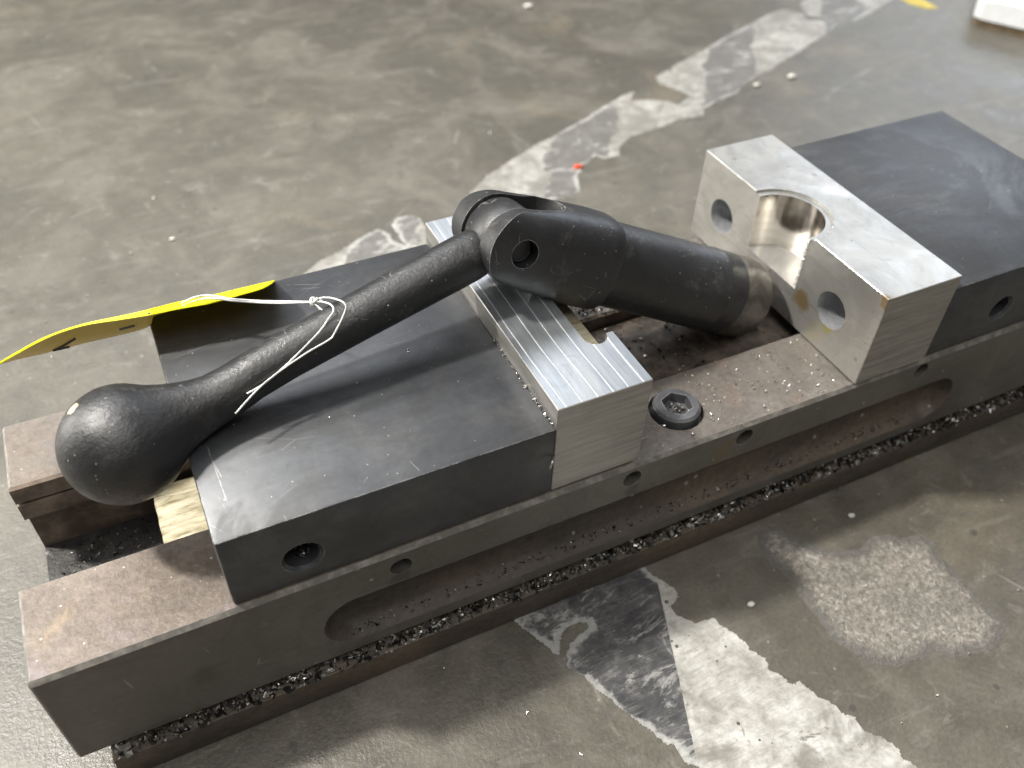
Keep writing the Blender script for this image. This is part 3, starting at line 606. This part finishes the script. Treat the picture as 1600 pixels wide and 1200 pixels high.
# soft jaw plate on the fixed jaw: half round bore, counterbore and two bolt holes
bm = boxb(.4082, .4570, .0005, .1568, .0886, .1461, bev=.0004, seg=1)
BY, BR = .0815, .0220
cs = [(cylb((.4082, BY, .1105), (.4082, BY, .16), BR, seg=72), 'DIFFERENCE'), (cylb((.4082, BY, .1448), (.4082, BY, .16), BR + .0038, seg=72), 'DIFFERENCE')]
for hy, hz in ((.1310, .1147), (.0312, .1163)):
    cs += [(cylb((.40, hy, hz), (.4330, hy, hz), .0106, seg=44), 'DIFFERENCE'), (cylb((.4329, hy, hz), (.4390, hy, hz), .0106, .0045, seg=44), 'DIFFERENCE'), (cylb((.4384, hy, hz), (.4565, hy, hz), .0045, seg=24), 'DIFFERENCE')]
wdg = NB(); prism(wdg, [(.4570 + .001, .0886 + .0045), (.4570 - .0045, .0886 - .001), (.47, .0886 - .001)], lambda p, k: (p[0], -.01 + .2 * k, p[1]))
cs.append((wdg, 'DIFFERENCE'))
bm = cut(bm, *cs)
for f in bm.faces:
    c = f.calc_center_median(); rr = math.hypot(c.x - .4082, c.y - BY)
    if rr < BR + .0003 and c.z < .1447 and abs(f.normal.z) < .5 and c.x > .4085: f.material_index = 2
    elif c.x > .4085 and min((c.y - .1310) ** 2 + (c.z - .1147) ** 2, (c.y - .0312) ** 2 + (c.z - .1163) ** 2) < .0107 ** 2 and .0025 < c.y and c.x < .4566: f.material_index = 3
    elif abs(f.normal.y) > .8 or f.normal.x > .8: f.material_index = 1
    else: f.material_index = 0
link('jaw_plate', bm, [SATIN, SAWN, BORE, m_alu('drilled_aluminium', 'drill')], jf, smooth=35)['label'] = 'aluminium jaw plate with a half round bore and two bolt holes'

# ================================================================== crank handle lying across the jaws
B = V((.0576, .0618, .1380)); J = V((.24034, .0911, .16916)) + V((.902, -.431, .028)) * .0022 + V((.282, .636, .718)) * .0014; E_ = V((.39935, .0759, .09205))
u = (J - B).normalized(); h = (E_ - J).normalized(); pin = u.cross(h).normalized(); pin = pin if pin.y > 0 else -pin; pin = Matrix.Rotation(math.radians(PINROT), 3, h) @ pin; wv = pin.cross(h).normalized()
HL = V((.385, .0765, .070))
HAN = thing('crank_handle', HL, 'black jointed crank handle with a ball end lying across the vise', 'handle')
HMAT = m_handle('black_cast_handle', chip=tuple(B + V((-.0141, .00674, .02263)) * (.0249 / .0275) - HL))
FMAT = m_handle('black_machined_fork', lo=.38, hi=.52, base=.023, b=.35)
R0 = .0250; prf = []; offs = []
for k in range(1, 21):
    a = math.pi * (1 - .69 * k / 20); prf.append((R0 * math.cos(a), R0 * math.sin(a)))
prf = [p for p in prf if p[0] < .0150]
prf += [(.0185, .0176), (.0222, .0158), (.0255, .0144), (.029, .0134), (.034, .0121), (.040, .0111), (.048, .0107), (.058, .0104), (.075, .0104), (.110, .0108), (.145, .0114), (.160, .0117), (.1700, .0117), (.1745, .0112), (.1768, .0102), (.1782, .0086), (.1786, .0068)]
sag = (V(CC) - B).normalized().cross(u).normalized(); sag = sag if sag.z < 0 else -sag
for a, r in prf: offs.append(sag * (.0018 * math.exp(-((a - .042) / .016) ** 2)))
bm = NB(); prf[0] = (prf[0][0], max(prf[0][1], .0008)); lathe(bm, B, u, prf, 64, True, offs)
bar = link('bar', bm, HMAT, HAN, smooth=60)
# eye of the bar between the fork cheeks
bm = NB(); lathe(bm, J - pin * .0100, pin, [(0, .0158), (.0012, .0168), (.0188, .0168), (.0200, .0158)], 48)
lathe(bm, J - u * .024, u, [(0, .0080), (.004, .0084), (.012, .0092), (.018, .0090)], 32)
link('bar_eye', bm, FMAT, HAN, smooth=40)
# fork
bm = NB()
W_ = lambda a: .0204 + .0033 * min(1, max(0, a + .004) / .046)
def fsec(a, k):
    out = []
    for i in range(72):
        t = 2 * math.pi * i / 72; c_, s_ = math.cos(t), math.sin(t); e = 2 / 2.9
        out.append(J + h * a + pin * (math.copysign(abs(c_) ** e, c_) * (.0226 - k)) + wv * (math.copysign(abs(s_) ** e, s_) * (W_(a) - k)))
    return out
loft(bm, [fsec(-.0275, 0)] + [fsec(-.004 + .0057 * i, 0) for i in range(11)] + [ fsec(.0545, .0005), fsec(.0552, .0014)])
st = NB()
pl = [(.0176 * math.cos(math.pi / 2 + math.pi * k / 24), .0180 * math.sin(math.pi / 2 + math.pi * k / 24)) for k in range(25)] + [(.008, -.0192), (.024, -.0232), (.04, -.03), (.10, -.0300), (.10, .0300), (.04, .03), (.024, .0232), (.008, .0192)]
prism(st, pl, lambda p, k: J + h * p[0] + wv * p[1] + pin * (.05 * (2 * k - 1)))
sl = NB(); pts = [(-.03, -.05), (.026, -.05), (.034, -.05), (.034, .05), (-.03, .05)]
prism(sl, [(-.04, -.0108), (.0135, -.0108)] + [(.0135 + .0108 * math.sin(math.pi * k / 12), -.0108 * math.cos(math.pi * k / 12)) for k in range(1, 12)] + [(.0135, .0108), (-.04, .0108)], lambda p, k: J + h * p[0] + pin * p[1] + wv * (.06 * (2 * k - 1)))
bm = cut(bm, (st, 'INTERSECT'), (sl, 'DIFFERENCE'), (cylb(J - pin * .04, J + pin * .04, .0068, seg=32), 'DIFFERENCE'))
fork = link('fork', bm, FMAT, HAN, smooth=32)
bm = NB(); lathe(bm, J - pin * .0165, pin, [(0, .0056), (.0008, .0064), (.0322, .0064), (.033, .0056)], 32); link('pivot_pin', bm, SCREW, fork, smooth=40)
# hub
bm = NB(); lathe(bm, J + h * .0540, h, [(0, .0216), (.0400, .0223), (.0762, .0229), (.0769, .0232), (.0777, .0232), (.0783, .0229), (.0900, .0230)], 64); link('hub', bm, FMAT, HAN, smooth=40)
bm = NB(); lathe(bm, J + h * .1438, h, [(0, .0230), (.0120, .0231), (.0170, .0226), (.0208, .0211), (.0231, .0184), (.0240, .0140), (.0240, .006)], 64); link('hub_end', bm, m_worn_end(), HAN, smooth=60)['label'] = 'worn bare metal end of the hub'

# ================================================================== yellow tag on its string
TAGO = thing('hang_tag', (.10, .135, .1306), 'bright yellow card tag tied to the handle with white string', 'tag')
bm = NB(); cols = []
NU = 8
def sp(L, t):
    n = len(L) - 1; x = t * n; i = min(int(x), n - 1); f = x - i
    a = V(L[max(i - 1, 0)]); b = V(L[i]); c = V(L[i + 1]); d = V(L[min(i + 2, n)])
    return .5 * ((2 * b) + (c - a) * f + (2 * a - 5 * b + 4 * c - d) * f * f + (3 * b - a - 3 * c + d) * f ** 3)
for i in range(79):
    t = i / 78; n_, m_, f_ = sp(TN, t), sp(TM, t), sp(TF, t); row = []
    for k in range(NU + 1):
        q = k / NU; row.append(bm.verts.new(n_ * (1 - q) ** 2 + (m_ * 2 - (n_ + f_) * .5) * 2 * q * (1 - q) + f_ * q * q))
    cols.append(row)
for A, B_ in zip(cols, cols[1:]):
    for k in range(NU): bm.faces.new((A[k], A[k + 1], B_[k + 1], B_[k]))
bmesh.ops.recalc_face_normals(bm, faces=bm.faces[:])
bmesh.ops.solidify(bm, geom=bm.faces[:], thickness=.0005)
bm.normal_update()
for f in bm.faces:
    n_ = f.normal; f.material_index = 1 if n_.z < -.05 else 0  # downward faces take the tan back colour
card = link('card', bm, [m_card(), m_card('tan_card_back', (.62, .47, .20))], TAGO, smooth=60)
def onc(t, q):
    t /= 13; n_, m_, f_ = sp(TN, t), sp(TM, t), sp(TF, t)
    return n_ * (1 - q) ** 2 + (m_ * 2 - (n_ + f_) * .5) * 2 * q * (1 - q) + f_ * q * q + V((0, -.0007, -.0004))
bm = NB()
for a, c in (((10.4, .33), (9.5, .16)), ((10.4, .33), (9.75, .36)), ((8.1, .16), (7.6, .14))): tube(bm, [onc(a[0] + (c[0] - a[0]) * k / 4, a[1] + (c[1] - a[1]) * k / 4) for k in range(5)], .00055, 6, 2)
link('pen_mark', bm, plain('blue_grey_ink', (.10, .10, .12), .6), card)
WHITE = plain('white_string', (.80, .80, .78), .6, 0, .08, 600)
bm = NB()
for k in ('str1', 'str2'): tube(bm, STR[k], .00042)
for k in ('tie1', 'tie2'): tube(bm, STR[k], .0005)
for k in ('wrap1', 'wrap2'): tube(bm, STR[k], .00028)
K = V(STR['knot'])
tube(bm, [K + V((.0013 * math.cos(a) + .0002 * a, .0012 * math.sin(a * 1.3), .0013 * math.sin(a))) for a in [k * .7 for k in range(19)]], .0007, 7, 3)
link('string', bm, WHITE, TAGO, smooth=80)

# ================================================================== chips and debris
def chip(bm, c, s, flat=.45):
    ax = V((random.gauss(0, 1), random.gauss(0, 1), random.gauss(0, 1))).normalized()
    R = Matrix.Rotation(random.uniform(0, 6.28), 3, ax)
    L, W, T = s * random.uniform(.7, 1.5), s * random.uniform(.35, .8), s * flat * random.uniform(.3, .8)
    cu = random.uniform(-.6, .6) * T
    vs = []
    for a in (-1, 0, 1):
        for b in (-1, 1):
            for t in (-1, 1):
                p = V((a * L * .5 * random.uniform(.8, 1.1), b * W * .5 * random.uniform(.5, 1.1), t * T * .5 + (cu if a else -cu)))
                vs.append(bm.verts.new(V(c) + R @ p))
    q = lambda a, b, t: vs[a * 4 + b * 2 + t]
    for a in (0, 1):
        for f in (((a, 0, 0), (a + 1, 0, 0), (a + 1, 1, 0), (a, 1, 0)), ((a, 0, 1), (a, 1, 1), (a + 1, 1, 1), (a + 1, 0, 1)), ((a, 0, 0), (a, 0, 1), (a + 1, 0, 1), (a + 1, 0, 0)), ((a, 1, 0), (a + 1, 1, 0), (a + 1, 1, 1), (a, 1, 1))):
            bm.faces.new([q(*i) for i in f])
    bm.faces.new([q(0, 0, 0), q(0, 1, 0), q(0, 1, 1), q(0, 0, 1)]); bm.faces.new([q(2, 0, 0), q(2, 0, 1), q(2, 1, 1), q(2, 1, 0)])
bm = NB()
for i in range(3600):
    x = random.uniform(.014, .62); d = .5 + .5 * MN.noise((x * 38, 0, 0)) + .3 * MN.noise((x * 110, 2, 0))
    if random.random() > d + .25: continue
    y = random.uniform(-.0047, .008) if random.random() < .8 else random.uniform(-.0045, .001)
    z = .0187 + random.random() ** 1.5 * (.0045 if y > -.001 else .0032 * max(.1, (y + .0052) / .004))
    chip(bm, (x, y, z), random.choice((.0008, .0011, .0015, .0019, .0024, .0032)))
for i in range(110):                                # curls of swarf
    x = random.choice((random.gauss(.2, .03), random.gauss(.42, .05), random.gauss(.1, .04), random.uniform(.02, .6))); x = min(max(x, .016), .61)
    c0 = V((x, random.uniform(-.0042, .002), .0196 + random.random() * .003)); ax = V((random.gauss(0, 1), random.gauss(0, 1), random.gauss(0, .6))).normalized(); R = Matrix.Rotation(random.uniform(0, 6.28), 3, ax)
    rr = random.uniform(.0007, .0018); n_ = random.randint(4, 8); p0 = random.uniform(0, 6)
    tube(bm, [c0 + R @ V((rr * math.cos(p0 + k * .7), rr * math.sin(p0 + k * .7), k * .00028)) for k in range(n_)], random.uniform(.00018, .00034), 4, 2)
for i in range(420):                                # pocket floor
    x = random.uniform(.125, .47); chip(bm, (x, random.uniform(.002, .008), .0336 + random.random() * .001), random.uniform(.0005, .0013))
for i in range(260):                                # channel between the rails, hole of the jaw, socket of the screw
    chip(bm, (random.uniform(.005, .06), random.uniform(.05, .11), .0355), random.uniform(.0006, .0018))
for i in range(260):                                # grit on the casting between the jaws
    chip(bm, (random.uniform(.276, .407), random.uniform(.049, .104), .0806), random.choice((.0007, .001, .0014, .002)))
for i in range(900):
    chip(bm, (random.uniform(.27, .40), random.uniform(.1065, .128) , .0884 + random.random() * .004), random.uniform(.0008, .0025))
for i in range(90):
    a = random.uniform(0, 6.28); r = .0068 * math.sqrt(random.random())
    chip(bm, (.111 + r * math.cos(a), JY0 + .006 + random.random() * .01, .1042 - .0075 + .006 * random.random() ** 2), random.uniform(.001, .002))
for i in range(70):
    a = random.uniform(0, 6.28); r = .0048 * math.sqrt(random.random()); chip(bm, (SX + r * math.cos(a), SY + r * math.sin(a) - .001, .0868 + random.random() * .0012), random.uniform(.0007, .0016))
o = link('metal_chips', bm, m_chips(), kind='stuff'); tag(o, 'dark metal chips lying along the groove and ledges of the vise', 'metal chips')
bm = NB()
for i in range(150): chip(bm, (random.uniform(.278, .405), random.uniform(.003, .045), .0884), random.choice((.0004, .0005, .0006, .0008, .0011, .0016)), .7)
for i in range(34): chip(bm, (random.uniform(.09, .226), random.uniform(.01, .15), .1308), random.choice((.0003, .0004, .0005, .0007)), .7)
for i in range(60): chip(bm, (.2268 + random.gauss(0, .0005), random.uniform(.003, .07), .1309 + random.random() * .0006), random.choice((.0005, .0008, .0012)), .6)
for i in range(260): chip(bm, (random.uniform(.014, .62), random.uniform(-.0045, .004), .0195 + random.random() * .003), random.choice((.0006, .0009, .0013, .0018)), .8)
for i in range(34): chip(bm, (.4078, BY - BR + .0003 + random.gauss(0, .0005), .113 + i * .00095), random.uniform(.0006, .0014), .9)
for i in range(26):
    a = math.pi * (.5 + i / 25); chip(bm, (.4082 - (BR + .0037) * math.cos(a), BY + (BR + .0037) * math.sin(a - math.pi), .1464), random.uniform(.0004, .0009), .7)
for x, y, z, s in ((.0045 + .4, -.003, .0197, .0035), (.465, -.002, .0205, .004), (.432, -.0045, .0192, .0030), (.427, -.0047, .0192, .0026), (.424, -.0065, .0010, .003), (.019, -.004, .0200, .006), (.018, -.001, .020, .004)): chip(bm, (x, y, z), s, .8)
for i in range(40): chip(bm, (.010 + random.gauss(0, .004), -.004 + random.gauss(0, .003), .0008 + random.random() * .004), random.uniform(.001, .0025), .7)
for i in range(36): chip(bm, (random.uniform(.15, .6), random.uniform(-.16, -.008), .0006), random.choice((.0004, .0006, .0009, .0014)), .7)
for i in range(60): chip(bm, (random.uniform(-.1, 1.0), random.uniform(.17, .9), .0008), random.choice((.0008, .0012, .0018)), .7)
o = link('bright_chips', bm, m_bright_chips(), kind='stuff'); tag(o, 'bright aluminium crumbs scattered over the vise and the floor', 'metal chips')
# a curl of swarf at the front corner of the movable plate
bm = NB(); tube(bm, [(.2272, .0022, .1130), (.2252, -.0002, .1135), (.2238, -.0012, .1122), (.2236, -.0008, .1098)], .0005, 6)
o = link('swarf_curl', bm, m_bright_chips()); tag(o, 'tiny silver swarf curl stuck at the front corner of the aluminium plate', 'swarf')
# single bits on the floor
def pebble(name, x, y, s, mat, label, cat):
    b = NB(); bmesh.ops.create_icosphere(b, subdivisions=2, radius=s)
    for v in b.verts: v.co = V((v.co.x * 1.3, v.co.y, v.co.z * .5)) * (1 + .3 * MN.noise(v.co * 240 + V((x * 9, y * 9, 0)))) + V((x, y, s * .45))
    o = link(name, b, mat, smooth=60); tag(o, label, cat)
PW = plain('pale_crumb', (.62, .60, .56), .6)
pebble('orange_fleck', *TAPE['orange'], .0032, plain('orange_plastic', (.80, .10, .03), .5), 'orange fleck on the striped tape behind the handle joint', 'fleck')
pebble('pale_crumb', *TAPE['r1'], .0045, PW, 'pale round crumb alone on the concrete at the top centre', 'crumb')
pebble('pale_crumb', *TAPE['r2'], .0038, PW, 'pale crumb on the floor right of the long blurred tape strip', 'crumb')
pebble('pale_crumb', *TAPE['r3'], .0030, PW, 'small dull crumb touching the edge of the long tape strip', 'crumb')
pebble('pale_crumb', *TAPE['r4'], .0018, PW, 'white sliver on the floor above the yellow tag', 'crumb')
pebble('pale_crumb', *TAPE['r5'], .0016, PW, 'tiny pale crumb between the striped tape and the spalled patch', 'crumb')
pebble('pale_crumb', *TAPE['r6'], .0016, PW, 'tiny pale crumb between the vise and the spalled patch', 'crumb')
# white slab, corner in view at the top right
WS = thing('white_slab', (1.2, .5, 0), 'white slab with a rounded corner at the top right of the photo', 'slab')
P = [(1.0405, .4860), (1.0440, .4900), (1.0500, .4950), (1.0850, .5230), (1.1850, .6000), (1.30, .52), (1.0950, .3720), (1.0680, .4370), (1.0440, .4760), (1.0410, .4815)]
bm = NB(); prism(bm, P, lambda p, k: (p[0], p[1], .010 + .022 * k)); bmesh.ops.bevel(bm, geom=bm.edges[:], offset=.0015, segments=2, affect='EDGES')
link('panel', bm, plain('white_board', (.88, .90, .92), .35, 0, .04), WS)
bm = NB(); cx, cy = 1.17, .5; prism(bm, [(cx + (p[0] - cx) * .965, cy + (p[1] - cy) * .965) for p in P], lambda p, k: (p[0], p[1], .0105 * k)); link('underside_block', bm, plain('dark_slab_base', (.16, .12, .07), .7), WS)  # dark inset block under the slab
